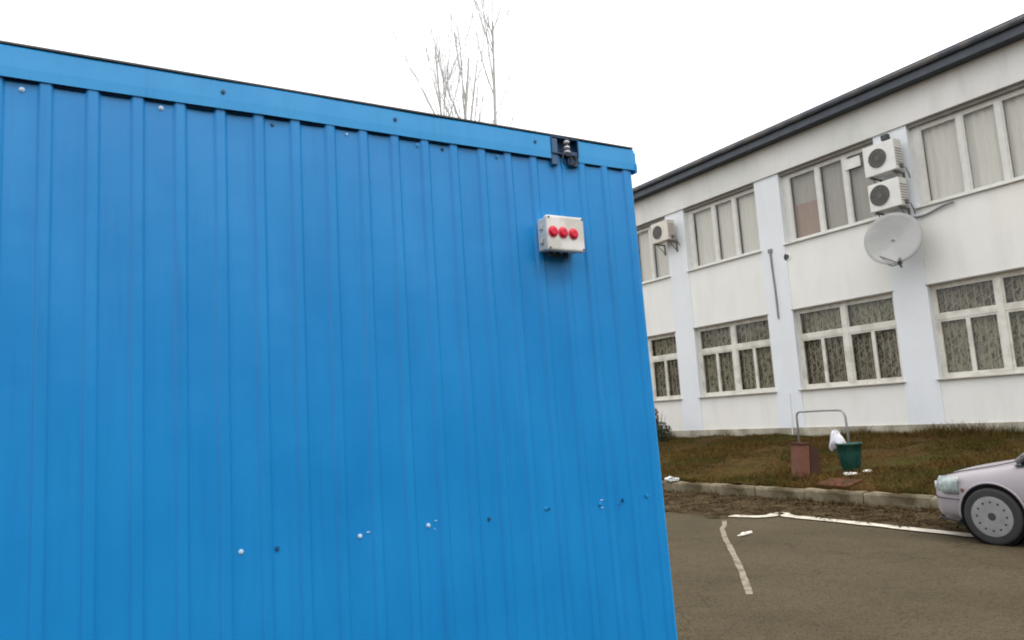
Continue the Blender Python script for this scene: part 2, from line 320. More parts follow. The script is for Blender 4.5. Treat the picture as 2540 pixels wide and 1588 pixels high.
# grass bank behind the kerb
BX0, BX1 = 10.15, 16.0
def bank_z(x, y):
    t = min(max((x-BX0)/(15.9-BX0), 0), 1)
    return .20 + .53*t + .022*math.sin(x*2.1+y*1.3) + .018*math.sin(x*5.3-y*2.9) + .012*math.sin(y*7.7+x*3.1)*math.sin(x*6)
g = MB(); nx, ny = 60, 300
for i in range(ny):
    y = -8 + 38*i/(ny-1)
    for j in range(nx):
        x = BX0 + (BX1+.1-BX0)*j/(nx-1); g.v.append((x, y, bank_z(x, y) + .008*rng.random()))
for i in range(ny-1):
    for j in range(nx-1):
        a = i*nx+j; g.f.append((a, a+1, a+nx+1, a+nx)); g.mi.append(0)
g.build('grass_bank', M['bank'], smooth=True, kind='structure')
g = MB(); g.box(9.99, 60, -60, -8, -.2, .19); g.box(9.99, 60, 30, 90, -.2, .19); g.box(16.0, 60, -8, 30, -.2, .18)
g.build('lawn_ground', M['bank'], kind='structure')

# kerb of concrete stones
kerb = tag(empty('kerb', (10, 0, 0)), kind='structure')
kms = []
for k in range(4):
    q = MB(); L_ = .985
    # a chipped block: subdivided along its length
    n = 9; prof = [(0,-.1),(0,.19),(.018,.222),(.135,.226),(.155,.20),(.155,-.1)]
    for i in range(n+1):
        y = L_*i/n
        for px, pz in prof:
            j = .006*random.uniform(-1,1) if pz > 0 else 0
            q.v.append((px+j, y, pz+j*1.2 - (.012 if random.random() < .12 and pz > .1 else 0)))
    P = len(prof)
    for i in range(n):
        for j in range(P-1):
            a = i*P+j; q.f.append((a, a+P, a+P+1, a+1)); q.mi.append(0)
    q.f.append(tuple(range(P))); q.f.append(tuple(n*P+j for j in reversed(range(P)))); q.mi += [0,0]
    kms.append(q.mesh('kerb_stone', M['kerb']))
for i in range(30):
    o = bpy.data.objects.new('kerb_stone', kms[i % 4]); col.objects.link(o); o.parent = kerb
    o.location = (random.uniform(-.012, .012), -8+i, random.uniform(-.012, .008)); o.rotation_euler = (random.uniform(-.008,.008), random.uniform(-.03,.02), random.uniform(-.008,.008))

# painted lines
def stripe(pts, wd, name, ma, label=None):
    q = MB(); P = [Vector((x, y, 0)) for x, y in pts]; out_ = []
    fine = []
    for a, b in zip(P[:-1], P[1:]):
        n = max(2, int((b-a).length/.12))
        for i in range(n): fine.append(a + (b-a)*i/n)
    fine.append(P[-1])
    for i, p in enumerate(fine):
        d = (fine[min(i+1, len(fine)-1)] - fine[max(i-1, 0)]).normalized(); nrm = Vector((-d.y, d.x, 0))
        wl = wd*(.5+.05*math.sin(i*.9)+.03*math.sin(i*2.3)); wr = wd*(.5+.05*math.sin(i*1.1+2)+.03*math.sin(i*1.7))
        q.v.append(tuple(p+nrm*wl)); q.v.append(tuple(p-nrm*wr))
    for i in range(len(fine)-1):
        q.f.append((2*i, 2*i+1, 2*i+3, 2*i+2)); q.mi.append(0)
    o = q.build(name, ma, kind='structure'); return o
o = stripe([(8.36,8.00),(8.40,7.80),(8.48,7.64),(8.66,7.54),(8.84,7.58),(8.93,7.60),(8.90,7.50),(8.76,7.34),(8.75,6.96),(8.735,6.38),(8.70,5.77),(8.65,5.16),(8.62,3.0),(8.60,-6)], .19, 'road_edge_marking', M['line']); o.location.z = .016
o = stripe([(7.99,7.78),(7.72,7.52),(7.47,7.32),(7.06,6.90),(6.57,6.35),(6.14,5.87),(5.6,5.28),(5.04,4.70)], .062, 'parking_bay_marking', M['line2']); o.location.z = .0045

# ================================================================== blue container
YC = 2.379; CX0, CX1 = -3.95, 2.090; CY1 = YC+2.45; PIT = .1161; RX0 = .0825
cont = tag(empty('site_container', (0, YC, 0)), label='blue container of ribbed sheet metal filling the left of the view', cat='container')
def P(mb, name, ma, **k):           # part of the container, geometry given in world x,z and y relative to the wall
    return mb.build(name, ma, cont, **k)
RIB_D = .0085
def ribbed(x0, x1, z0, z1, segs=26, lean=False):
    """profiled sheet in the plane y=0 facing -y, ribs standing towards -y"""
    q = MB(); xs = []
    k0 = math.floor((x0-RX0)/PIT)-1; k1 = math.ceil((x1-RX0)/PIT)+1
    for k in range(k0, k1+1):
        c = RX0+k*PIT
        for dx, d in ((-.0225,0),(-.0195,-.0015),(-.0135,-.0070),(-.0098,-RIB_D),(.0098,-RIB_D),(.0135,-.0070),(.0195,-.0015),(.0225,0),(.045,.0008),(.071,.0008)):
            if x0 <= c+dx <= x1: xs.append((c+dx, d))
    if xs[0][0] > x0+.001: xs.insert(0, (x0, 0))
    if xs[-1][0] < x1-.001: xs.append((x1, 0))
    zs = [z0+(z1-z0)*i/segs for i in range(segs+1)]
    n = len(xs)
    for z in zs:
        for x, d in xs:
            wv = .0013*math.sin(x*6.1+z*2.3)+.0010*math.sin(z*5.9+x*11)+.0007*math.sin(x*23+z*9)
            if lean and x > .9: x += (x-.9)/(CX1-.9)*.0185*(2.61-z)
            q.v.append((x, d+wv, z))
    for i in range(segs):
        for j in range(n-1):
            a = i*n+j; q.f.append((a, a+1, a+n+1, a+n)); q.mi.append(0)
    return q
# three sheets with overlap edges on a rib
cuts = [CX0, RX0+PIT*(-22)+.021, RX0+PIT*(-12)+.021, RX0-2*PIT+.021, RX0+8*PIT+.021, CX1-.004]
for a, b in zip(cuts[:-1], cuts[1:]):
    o = P(ribbed(a, b, .14, 2.625, lean=True), 'wall_sheet', M['blue'])
    s = o.modifiers.new('thick', 'SOLIDIFY'); s.thickness = .0008; s.offset = -1
# other walls and roof
q = ribbed(-CY1+YC, 0, .14, 2.625); 
o = P(q, 'end_wall', M['blue']); o.rotation_euler = (0,0,R(90)); o.location = (CX1-.012, CY1-YC, 0)
o.rotation_euler = (0,0,R(90)); o.location = (CX1-.010, CY1-YC, 0)
q = ribbed(-CY1+YC, 0, .14, 2.625)
o = P(q, 'end_wall', M['blue']); o.rotation_euler = (0,0,R(-90)); o.location = (CX0+.010, 0, 0)
q = ribbed(CX0, CX1, .14, 2.625); o = P(q, 'back_wall', M['blue']); o.rotation_euler = (0,0,R(180)); o.location = (CX0+CX1, CY1-YC, 0)
D = CY1-YC
q = MB(); q.box(CX0+.02, CX1-.02, .012, D-.02, 2.628, 2.690); P(q, 'roof', M['roof_felt'])
# roof fascia: thin folded plate standing in front of the sheet, with the notch for the power inlet
FZ0, FZ1, FY = 2.611, 2.704, -.0135
NX0, NX1 = 1.672, 1.806
def fascia(x0, x1):
    q = MB(); n = max(2, int((x1-x0)/.12)); 
    prof = [(FY+.006, FZ0+.004),(FY, FZ0),(FY-.001, FZ0+.03),(FY-.001, FZ1-.006),(FY+.003, FZ1),(.03, FZ1+.001)]
    for i in range(n+1):
        x = x0+(x1-x0)*i/n; wv = .0014*math.sin(x*7.3)+.0009*math.sin(x*17+1); dz = .0012*math.sin(x*3.1)
        for y, z in prof: q.v.append((x, y+wv, z+dz))
    m_ = len(prof)
    for i in range(n):
        for j in range(m_-1):
            a = i*m_+j; q.f.append((a, a+m_, a+m_+1, a+1)); q.mi.append(0)
    o = P(q, 'fascia', M['blue_trim'], smooth=False); s = o.modifiers.new('thick','SOLIDIFY'); s.thickness = .0018; s.offset = -1
    return o
fascia(CX0-.01, NX0); fascia(NX1, CX1+.012)
q = MB(); q.box(CX1+.010, CX1+.024, FY+.002, D, FZ0+.012, FZ1-.012); q.box(CX1+.012, CX1+.022, FY-.006, FY+.03, FZ0-.012, FZ0+.03); P(q, 'side_fascia', M['blue_trim'], bevel=.004)
q = MB(); q.box(CX0-.01, CX1+.008, FY-.004, .10, FZ1+.0015, FZ1+.007); P(q, 'roof_edge_strip', M['steel_dark'])
SH = Matrix.Translation((0,0,0)); SH[0][2] = -.0185; SH[0][3] = .0185*2.61
q = MB(); q.box(CX1-.020, CX1, -.004, .045, .14, 2.62, M=SH); P(q, 'corner_post', M['blue_trim'], bevel=.006)
q = MB(); q.box(CX1-.0205, CX1-.012, -.0065, .0, .14, 2.62, M=SH); P(q, 'corner_flange', M['blue'])
q = MB(); q.box(CX0, CX1, -.012, .05, .04, .15); q.box(CX0, CX1, D-.05, D+.01, .04, .15); q.box(CX0, CX0+.05, .05, D-.05, .04, .15); q.box(CX1-.05, CX1, .05, D-.05, .04, .15)
P(q, 'base_rail', M['blue_dark'])
for x in (CX0+.1, -.9, CX1-.3):
    for y in (.02, D-.22): q = MB(); q.box(x, x+.2, y, y+.2, 0, .042); P(q, 'support_block', M['kerb'])
# near-black strips between the ribs: shade of the fascia seam, put in as colour
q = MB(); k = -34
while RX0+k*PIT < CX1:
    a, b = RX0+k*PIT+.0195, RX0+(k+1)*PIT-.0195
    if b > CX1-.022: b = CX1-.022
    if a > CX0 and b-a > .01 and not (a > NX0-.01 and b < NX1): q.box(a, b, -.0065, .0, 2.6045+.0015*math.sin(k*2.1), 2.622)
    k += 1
P(q, 'seam_shade_strip', M['seam_shade'], kind='stuff')
# screws
def screw_mesh(ma, r):
    q = MB(); q.tube([(0,.0005,0),(0,-.0012,0)], r*1.7, 12); q.tube([(0,-.0011,0),(0,-.0055,0)], [r, r*.9], 6); return q.mesh('screw', ma)
SB, SD, SF = screw_mesh(M['screw_b'], .0042), screw_mesh(M['screw_d'], .0042), screw_mesh(M['blue_trim'], .0048)
def screw(me, x, z, y): 
    o = bpy.data.objects.new('screw', me); col.objects.link(o); o.parent = cont; o.location = (x, y, z); o.rotation_euler = (0, random.random(), 0)
x = .431-.587*5
while x < 2.05: screw(SD, x+random.uniform(-.01,.01), 2.668+random.uniform(-.003,.003), FY-.002); x += .5235 if x > 1.55 else .587
for i, (x, me) in enumerate([(.262,SB),(.590,SD),(.838,SB),(1.10,SF),(1.20,SD),(1.43,SF),(-.09,SB),(-.55,SB),(-1.0,SB),(-1.5,SB)]): screw(me, x, 2.588+random.uniform(-.005,.003), .0)
for x, z, me in [(.473,1.262,SB),(.577,1.256,SD),(.836,1.259,SB),(1.074,1.263,SB),(1.306,1.255,SD),(1.545,1.265,SF),(1.795,1.254,SF),(1.905,1.256,SD),(2.03,1.259,SF),(-.2,1.262,SB),(-.45,1.262,SB),(-.8,1.262,SB),(-1.2,1.262,SB)]: screw(me, x, z, .0)
# scuffs: little bare marks beside some screws
for x, z, w_, h_ in [(.862,1.268,.016,.004),(1.10,1.275,.012,.003),(1.555,1.262,.022,.005),(1.80,1.268,.020,.004),(1.885,1.243,.022,.003),(1.80,1.240,.014,.003),(2.02,1.262,.03,.0025),(1.095,1.249,.006,.003)]:
    q = MB(); n = 9; q.poly([(x+w_/2*math.cos(2*math.pi*i/n)*random.uniform(.7,1.1), 0, z+h_/2*math.sin(2*math.pi*i/n)*random.uniform(.6,1.2)) for i in reversed(range(n))])
    o = P(q, 'scuff_mark', M['screw_b'] if w_ < .021 else M['blue_dark']); o.location = (0, -.0042, 0)

# recessed power inlet in the fascia notch
inlet = tag(empty('power_inlet', (0, YC, 0)), label='dark recessed power inlet with pale ribbed insulator in the container roof edge', cat='power inlet')
q = MB(); a, b, z0, z1 = NX0+.001, NX1-.001, 2.630, 2.702
y0, y1 = -.020, .011
q.box(a, b, y1-.003, y1, z0, z1); q.box(a, a+.004, y0, y1-.003, z0, z1); q.box(b-.004, b, y0, y1-.003, z0, z1); q.box(a+.004, b-.004, y0, y1-.003, z1-.004, z1); q.box(a+.004, b-.004, y0-.004, y1-.003, z0, z0+.004)
q.build('housing', M['blue_dark'], inlet)
q = MB(); q.box(a, a+.030, -.018, -.004, 2.585, 2.694); q.build('cover_plate', mat('slate_blue_plate', (.02,.07,.16), (.03,.09,.19), rough=.5), inlet, bevel=.002)
q = MB(); q.box(b-.052, b-.003, -.016, -.003, 2.588, 2.650); q.build('flap', M['blue_dark'], inlet, bevel=.003)
ix, iy = 1.748, -.018
for k, (z, r_) in enumerate([(2.684,.0125),(2.662,.0125),(2.643,.014)]):
    q = MB(); h = .0055; q.tube([(ix,iy,z-h),(ix,iy,z-h*.5),(ix,iy,z+h*.5),(ix,iy,z+h)], [r_*.75, r_, r_, r_*.75], 16); q.build('insulator_ring', M['ceramic'], inlet, smooth=True)
q = MB(); q.tube([(ix,iy,2.626),(ix,iy,2.696)], .0075, 12); q.build('insulator_core', M['steel_dark'], inlet)
for s in (-1, .6, 1.5):
    q = MB(); pts = [(ix+s*.012+.03*s*math.sin(t*math.pi)*.5, -.016-.006*math.sin(t*math.pi), 2.640-.052*t) for t in np.linspace(0,1,7)]
    q.tube(pts, .0035, 6); q.build('cable', M['rubber'], inlet, smooth=True)

# socket box
bx = tag(empty('junction_box', (0, YC, 0)), label='pale grey box with three crimson round buttons on the blue container wall', cat='electrical box')
def rbox(mb, x0, x1, y0, y1, z0, z1): mb.box(x0, x1, y0, y1, z0, z1); return mb
q = rbox(MB(), 1.588, 1.752, -.052, -.003, 2.226, 2.352); q.build('body', M['pale_plastic'], bx, bevel=.006, seg=3)
q = rbox(MB(), 1.582, 1.757, -.081, -.0525, 2.218, 2.357); q.build('lid', M['pale_plastic'], bx, bevel=.009, seg=3)
for x, dz in ((1.608,0),(1.654,-.001),(1.702,-.003)):
    q = MB(); q.tube([(x,-.081,2.2905+dz),(x,-.0835,2.2905+dz)], .0222, 20); o = q.build('button_ring', M['pink'], bx)
    q = MB(); q.tube([(x,-.083,2.2905+dz),(x,-.089,2.2905+dz),(x,-.092,2.2905+dz)], [.0170,.0170,.013], 20); q.build('button', M['red'], o, smooth=False)
for x, z in ((1.592,2.347),(1.747,2.347),(1.592,2.228),(1.747,2.228)):
    q = MB(); q.tube([(x,-.081,z),(x,-.0825,z)], .0042, 10); q.build('lid_screw', M['steel_dark'], bx)
for x in (1.625, 1.66, 1.695):
    q = MB(); q.tube([(x,-.030,2.226),(x,-.030,2.204)], .011, 10); q.build('cable_gland', M['rubber'], bx)
for z in (2.26, 2.315):
    q = MB(); q.box(1.577, 1.588, -.045, -.03, z-.009, z+.009); q.build('hinge', M['pale_plastic'], bx, bevel=.002)

# ================================================================== office building
bd = tag(empty('office_building', (16, 12, 0)), label='long two-storey white office building with dark metal roof edge behind the grass bank', cat='building')
bd_inv = Matrix.Translation((-16, -12, 0))
def B(mb, name, ma, parent=None, **k):
    o = mb.build(name, ma, parent or bd, **k)
    if parent is None: o.location = (-16, -12, 0)
    return o
PER, WW = 3.49, 2.70
lefts = [9.06 + PER*k for k in range(6, -6, -1)]    # left (far) edge of every window bay
YMIN, YMAX = lefts[-1]-WW-.79, lefts[0]+.79
Z0 = .30
SL0, SH0, SL1, SH1 = 1.86, 3.86, 5.58, 7.42
for yl in lefts:
    yr = yl-WW
    q = MB(); q.box(16.0, 16.35, yr, yl, .92, SL0-.03); B(q, 'wall_panel', M['wall'])
    q = MB(); q.box(16.0, 16.35, yr, yl, SH0, SL1-.03); B(q, 'wall_panel', M['wall'])
    q = MB(); q.box(15.985, 16.35, yl, yl+.79, .92, 7.46); B(q, 'pilaster', M['pil'])
q = MB(); q.box(15.985, 16.35, YMIN, YMIN+.79, .92, 7.46); B(q, 'pilaster', M['pil'])
q = MB(); q.box(15.96, 16.35, YMIN, YMAX, Z0, .92); B(q, 'plinth', M['plinth'])
q = MB(); q.box(15.935, 16.35, YMIN, YMAX, 7.463, 8.50); B(q, 'wall_band', M['band'])
q = MB()
for yl in lefts: q.box(16.03, 16.34, yl-WW, yl, SH1-.04, 7.461)
B(q, 'lintel', M['lintel'])
q = MB(); q.box(16.35, 27, YMIN, YMIN+.3, Z0, 8.5); q.box(16.35, 27, YMAX-.3, YMAX, Z0, 8.5); q.box(26.7, 27, YMIN+.3, YMAX-.3, Z0, 8.5); B(q, 'wall', M['wall'])
q = MB(); q.box(16.35, 26.7, YMIN+.3, YMAX-.3, 4.3, 4.5); q.box(16.35, 26.7, YMIN+.3, YMAX-.3, 7.9, 8.1); q.box(16.35, 26.7, YMIN+.3, YMAX-.3, .9, 1.0); q.box(20, 20.2, YMIN+.3, YMAX-.3, 1.01, 7.89); B(q, 'interior', M['inside'])
# roof: pitched sheet roof with fascia, gutter and soffit
EX = 15.62
rf = MB(); rf.v = [(EX,YMIN-.3,8.56),(EX,YMAX+.3,8.56),(21.5,YMAX+.3,9.7),(21.5,YMIN-.3,9.7),(27.4,YMAX+.3,8.56),(27.4,YMIN-.3,8.56)]; rf.f = [(0,3,2,1),(3,5,4,2)]; rf.mi=[0,0]
rf.box(EX+.02, 27.4, YMIN-.3, YMAX+.3, 8.47, 8.50)
roof = B(rf, 'roof', M['roofm'])
q = MB(); q.box(EX-.005, EX+.02, YMIN-.3, YMAX+.3, 8.235, 8.545); B(q, 'fascia_board', M['roofm'], roof)
q = MB()       # half-round gutter
n = 10
yy = [YMIN-.3, YMAX+.3]
for y in yy:
    for i in range(n+1):
        t = math.pi*i/n; q.v.append((EX-.070-.062*math.cos(t), y, 8.50-.085*math.sin(t)))
for i in range(n): q.f.append((i, i+1, n+2+i, n+1+i)); q.mi.append(0)
o = B(q, 'gutter', M['gutter'], roof, smooth=True); s = o.modifiers.new('t','SOLIDIFY'); s.thickness = .006
for k in range(40):
    y = YMIN+.5+k*1.05
    if y < YMAX: 
        q = MB(); q.box(EX-.14, EX-.006, y, y+.03, 8.505, 8.52); B(q, 'gutter_bracket', M['roofm'], roof)
q = MB(); q.box(EX+.021, 15.934, YMIN-.3, YMAX+.3, 8.245, 8.265); B(q, 'soffit', M['soffit'], roof)
q = MB(); q.box(EX-.06, EX-.006, YMIN-.3, YMAX+.3, 8.548, 8.562); B(q, 'drip_edge', M['steel_dark'], roof)
# sheet joints on the fascia
for k in range(22):
    y = YMIN+1+k*2.0; q = MB(); q.box(EX-.0095, EX-.0052, y, y+.05, 8.237, 8.54); B(q, 'fascia_joint', M['roofm'], roof)

def curtain(y0, y1, z0, z1, ma, parent, amp=.02, x=16.27):
    q = MB(); n = max(8, int((y1-y0)/.035)); ph = random.random()*6
    for z in (z0, z1):
        for i in range(n+1):
            y = y0+(y1-y0)*i/n; q.v.append((x+amp*math.sin(y*34+ph)+.4*amp*math.sin(y*13+ph*2), y, z))
    for i in range(n): q.f.append((i, i+1, n+2+i, n+1+i)); q.mi.append(0)
    return q.build('curtain', ma, parent, smooth=True)
def frame_rect(q, y0, y1, z0, z1, t, x0, x1):
    q.box(x0, x1, y0, y1, z0, z0+t); q.box(x0, x1, y0, y1, z1-t, z1); q.box(x0, x1, y0, y0+t, z0+t, z1-t); q.box(x0, x1, y1-t, y1, z0+t, z1-t)
def pane(y0, y1, z0, z1, ma, parent, x=16.145):
    q = MB(); q.box(x, x+.005, y0, y1, z0, z1); return q.build('pane', ma, parent)
for bi, yl in enumerate(lefts):
    yr = yl-WW
    # ---- ground floor window
    q = MB(); F0, F1 = 16.11, 16.18
    frame_rect(q, yr, yl, SL0, SH0, .07, F0, F1)
    yc_ = (yl+yr)/2; zt = 3.16
    q.box(F0-.005, F1, yr+.07, yl-.07, zt-.055, zt+.055); q.box(F0-.01, F1+.002, yc_-.065, yc_+.065, SL0+.07, SH0-.07)
    win = B(q, 'window', M['frame'])
    for s0, s1 in ((yr+.07, yc_-.065), (yc_+.065, yl-.07)):
        mid = (s0+s1)/2
        q = MB(); frame_rect(q, s0+.002, s1-.002, zt+.057, SH0-.072, .03, F0+.006, F1-.012); q.build('top_light', M['frame'], win)
        pane(s0+.03, s1-.03, zt+.085, SH0-.10, M['glass'], win)
        q = MB(); frame_rect(q, s0+.002, mid-.001, SL0+.072, zt-.057, .042, F0+.006, F1-.012); q.build('casement', M['frame'], win)
        q = MB(); frame_rect(q, mid+.001, s1-.002, SL0+.072, zt-.057, .042, F0+.006, F1-.012); q.build('casement', M['frame'], win)
        pane(s0+.044, mid-.043, SL0+.114, zt-.099, M['glass'], win); pane(mid+.043, s1-.044, SL0+.114, zt-.099, M['glass'], win)
        lc = M['lace_b'] if bi % 2 == 1 else M['lace_g']
        curtain(s0, mid-.02, SL0+.03, zt-.02, lc, win); curtain(mid+.03, s1, SL0+.03, zt-.02, lc, win)
        curtain(s0, s1, zt+.02, SH0-.02, M['lace_g'] if bi % 2 else M['lace_b'], win, amp=.012)
    q = MB(); gx = 16.205       # welded ornamental grille behind the glass
    for s0, s1 in ((yr+.07, yc_-.065), (yc_+.065, yl-.07)):
        nb2 = 8
        for k in range(1, nb2):
            y_ = s0+(s1-s0)*k/nb2; q.box(gx, gx+.010, y_-.006, y_+.006, SL0+.03, SH0-.03)
        nz = 9
        for k in range(nb2//2):
            a_ = s0+(s1-s0)*(2*k+.12)/nb2; b_ = s0+(s1-s0)*(2*k+1.88)/nb2
            for i in range(nz):
                z_ = SL0+.08+(SH0-SL0-.16)*i/nz; q.tube([(gx-.002, b_, z_),(gx-.002, a_, z_+.17)], .007, 4, caps=False)
    for z_ in (SL0+.05, zt, SH0-.05): q.box(gx-.010, gx-.004, yr+.08, yl-.08, z_-.012, z_+.012)
    q.build('grille', M['grille'], win)
    q = MB(); q.box(15.92, 16.109, yr-.05, yl+.05, SL0-.027, SL0-.001); q.build('window_sill', M['sill'], win, bevel=.004)
    q = MB(); q.box(15.975, 16.02, yr-.03, yl+.03, SH0+.001, SH0+.025); q.build('head_drip', M['lintel'], win)
    # ---- upper window
    q = MB(); F0, F1 = 16.13, 16.20; H = SH1-.04
    frame_rect(q, yr, yl, SL1, H, .07, F0, F1)
    m1, m2 = yl-1.05, yl-1.82
    for mm in (m1, m2): q.box(F0-.004, F1, mm-.05, mm+.05, SL1+.07, H-.07)
    q.box(F0-.003, F1+.001, yl-.20, yl-.071, SL1+.07, H-.07)
    win = B(q, 'window', M['frame_up'])
    for k, (a, b) in enumerate(((m1+.05, yl-.20), (m2+.05, m1-.05), (yr+.07, m2-.05))):
        q = MB(); frame_rect(q, a+.002, b-.002, SL1+.072, H-.072, .028, F0+.008, F1-.012); q.build('sash', M['frame_up'], win)
        pane(a+.03, b-.03, SL1+.10, H-.10, M['glass_up'], win, x=16.165)
        g2 = abs(yl-12.55) < .1
        if g2 and k == 0:
            curtain(a, b, SL1+.02, 6.55, M['cur_r'], win, amp=.01, x=16.26); curtain(a, b, 6.55, H, M['cur_g'], win, amp=.01, x=16.27)
        else: curtain(a, b, SL1+.02, H, M['cur_g'] if g2 else M['cur_l'], win, amp=.012)
    if abs(yl-12.55) < .1:
        q = MB(); q.box(F0-.03, F0-.004, yr+.45, m2-.02, H-.42, H-.17); q.build('vent_panel', M['ac'], win)
    q = MB(); q.box(15.93, 16.129, yr-.04, yl+.04, SL1-.028, SL1-.001); q.build('window_sill', M['frame_up'], win, bevel=.004)

# cable down the pilaster joint, round wall vent
q = MB(); q.tube([(15.965,13.02,5.52),(15.965,13.01,5.0),(15.968,12.99,4.4),(15.965,12.985,3.72)], .026, 8); q.box(15.955, 15.984, 12.96, 13.09, 5.45, 5.56)
cb = B(q, 'wall_conduit', M['cable'])
q = MB(); q.tube([(15.985,12.53,5.245),(15.999,12.53,5.245)], .10, 16); q2 = B(q, 'vent_rim', M['wall'])
q = MB(); q.tube([(15.975,12.53,5.245),(15.9852,12.53,5.245)], .062, 14); o = B(q, 'vent_opening', M['steel_dark'], q2)
q = MB(); q.tube([(15.975,12.90,1.80),(15.975,12.92,1.2),(15.955,12.93,.62)], .016, 6); B(q, 'wall_conduit', M['pil'])

# ================================================================== air conditioners
def ac_unit(name, ma, y0, y1, z0, z1, fy, fz, fr, label, xf=15.55, xd=.30, old=False):
    t = tag(empty(name, (xf, (y0+y1)/2, z0)), label=label, cat='air conditioner', group='outdoor air conditioning units on the facade')
    inv = (-xf, -(y0+y1)/2, -z0)
    def A(mb, nm, m_, par=None, **k):
        o = mb.build(nm, m_, par or t, **k)
        if par is None: o.location = inv
        return o
    A(MB().box(xf, xf+xd, y0, y1, z0, z1), 'casing', ma, bevel=.018, seg=3)
    q = MB(); q.tube([(xf-.002,fy,fz),(xf-.010,fy,fz)], fr+.012, 28); ring = A(q, 'fan_shroud', ma)
    q = MB(); q.tube([(xf-.0105,fy,fz),(xf-.0125,fy,fz)], fr, 28); A(q, 'fan_opening', M['fan'], ring)
    q = MB()
    for k in range(3):      # wire guard rings
        rr = fr*(k+1)/3.4
        q.tube([(xf-.018, fy+rr*math.cos(a), fz+rr*math.sin(a)) for a in np.linspace(0, 2*math.pi, 25)], .004, 4, caps=False)
    for k in range(6):
        a = math.pi*k/6; q.tube([(xf-.018, fy+fr*math.cos(a), fz+fr*math.sin(a)),(xf-.018, fy-fr*math.cos(a), fz-fr*math.sin(a))], .003, 4)
    A(q, 'fan_guard', M['bracket'], ring)
    q = MB(); q.tube([(xf-.013,fy,fz),(xf-.022,fy,fz)], fr*.28, 14); A(q, 'fan_hub', M['fan'], ring)
    q = MB()
    for k in range(7): q.box(xf+.03, xf+xd-.03, y0-.004, y0-.0005, z0+.10+k*.06, z0+.125+k*.06)
    A(q, 'side_louvres', M['lintel'])
    for yy_ in (y0+.08, y1-.12):
        q = MB(); q.box(xf+.01, 15.98, yy_, yy_+.035, z0-.045, z0-.012); q.box(15.945, 15.984, yy_, yy_+.035, z0-.34, z0-.045)
        q.tube([(xf+.10, yy_+.017, z0-.03),(15.96, yy_+.017, z0-.30)], .012, 6); q.box(xf+.05, xf+.12, yy_-.005, yy_+.04, z0-.0115, z0-.001)
        A(q, 'wall_bracket', M['bracket'])
    q = MB(); q.box(xf+.12, xf+.25, y0-.035, y0-.005, z0+.04, z0+.13); A(q, 'valve_cover', M['bracket'], bevel=.005)
    q = MB(); q.tube([(xf+.18,y0-.035,z0+.08),(xf+.2,y0-.09,z0+.02),(xf+.3,y0-.08,z0-.1),(15.96,y0-.03,z0-.16)], .016, 6); A(q, 'pipe', M['cable'], smooth=True)
    return t
ac_unit('air_conditioner', M['ac_old'], 16.30, 17.02, 6.58, 7.19, 16.74, 6.885, .205, 'lone yellowed air conditioner beside the container edge, under the roof band', old=True)
ac_unit('air_conditioner', M['ac'], 9.13, 9.87, 6.44, 7.13, 9.53, 6.80, .215, 'upper white air conditioner of the stacked pair above the satellite dish')
ac_unit('air_conditioner', M['ac'], 9.12, 9.85, 5.63, 6.26, 9.58, 5.965, .235, 'lower white air conditioner of the stacked pair, right above the satellite dish')
# floodlight / camera above the upper unit
t = tag(empty('wall_lamp', (15.8, 9.45, 7.25)), label='small dark wall lamp above the upper air conditioner', cat='wall lamp')
q = MB(); q.box(-.06, .06, -.09, .07, -.03, .10); q.build('lamp_head', M['steel_dark'], t, bevel=.015)
q = MB(); q.tube([(.05,0,.03),(.185,0,.06)], .018, 8); q.build('lamp_arm', M['steel_dark'], t)
# drooping cable below the pair
q = MB(); q.tube([(15.93+.02*math.sin(t_*3), 9.75-1.5*t_, 5.52-.10*math.sin(t_*math.pi)-.05*t_+.03*math.sin(t_*9)) for t_ in np.linspace(0,1,16)], .022, 7)
tag(q.build('drooping_cable', M['cable'], smooth=True), label='thick grey cable sagging along the sill between dish and air conditioners', cat='cable')

# ================================================================== satellite dish
dc = Vector((15.28, 9.25, 4.90)); dn = Vector((-.86, -.36, .36)).normalized()
t = tag(empty('satellite_dish', tuple(dc)), label='large grey satellite dish on the white wall below the stacked air conditioners', cat='satellite dish')
rot = dn.to_track_quat('Z', 'Y').to_matrix()
q = MB(); RD, n, rings = .60, 40, 9
for i in range(rings+1):
    r_ = RD*i/rings
    for j in range(n):
        a = 2*math.pi*j/n; q.v.append(tuple(rot @ Vector((r_*math.cos(a)*.94, r_*math.sin(a)*1.05, .11*(r_/RD)**2-.11))))
for i in range(rings):
    for j in range(n): q.f.append((i*n+j, i*n+(j+1)%n, (i+1)*n+(j+1)%n, (i+1)*n+j)); q.mi.append(0)
o = q.build('reflector', M['dish'], t, smooth=True); s = o.modifiers.new('t','SOLIDIFY'); s.thickness = .012
q = MB(); q.tube([rot @ Vector((RD*math.cos(a)*.94, RD*math.sin(a)*1.05, 0)) for a in np.linspace(0, 2*math.pi, 41)], .011, 6, caps=False); q.build('rim', M['dish'], t, smooth=True)
W = lambda p: Vector(p)-dc
lnb = W((14.92, 8.95, 4.27))
q = MB(); q.tube([W((15.12,9.62,4.62)), lnb+Vector((.05,.07,.03))], .014, 6); q.build('feed_arm', M['bracket'], t)
q = MB(); q.tube([W((15.2,9.45,4.40)), W((15.05,9.2,4.27)), lnb+Vector((.05,.05,0))], .013, 6); q.build('feed_arm', M['bracket'], t)
q = MB(); q.tube([lnb, lnb+(-dn+Vector((0,0,.5))).normalized()*.02, lnb+Vector((.10,.05,.12))], [.045,.05,.032], 12); q.build('receiver', M['bracket'], t, smooth=True)
q = MB(); q.tube([lnb+Vector((-.01,0,-.01)), lnb+Vector((.0,-.03,-.09))], .024, 8); q.build('receiver_plug', M['steel_dark'], t)
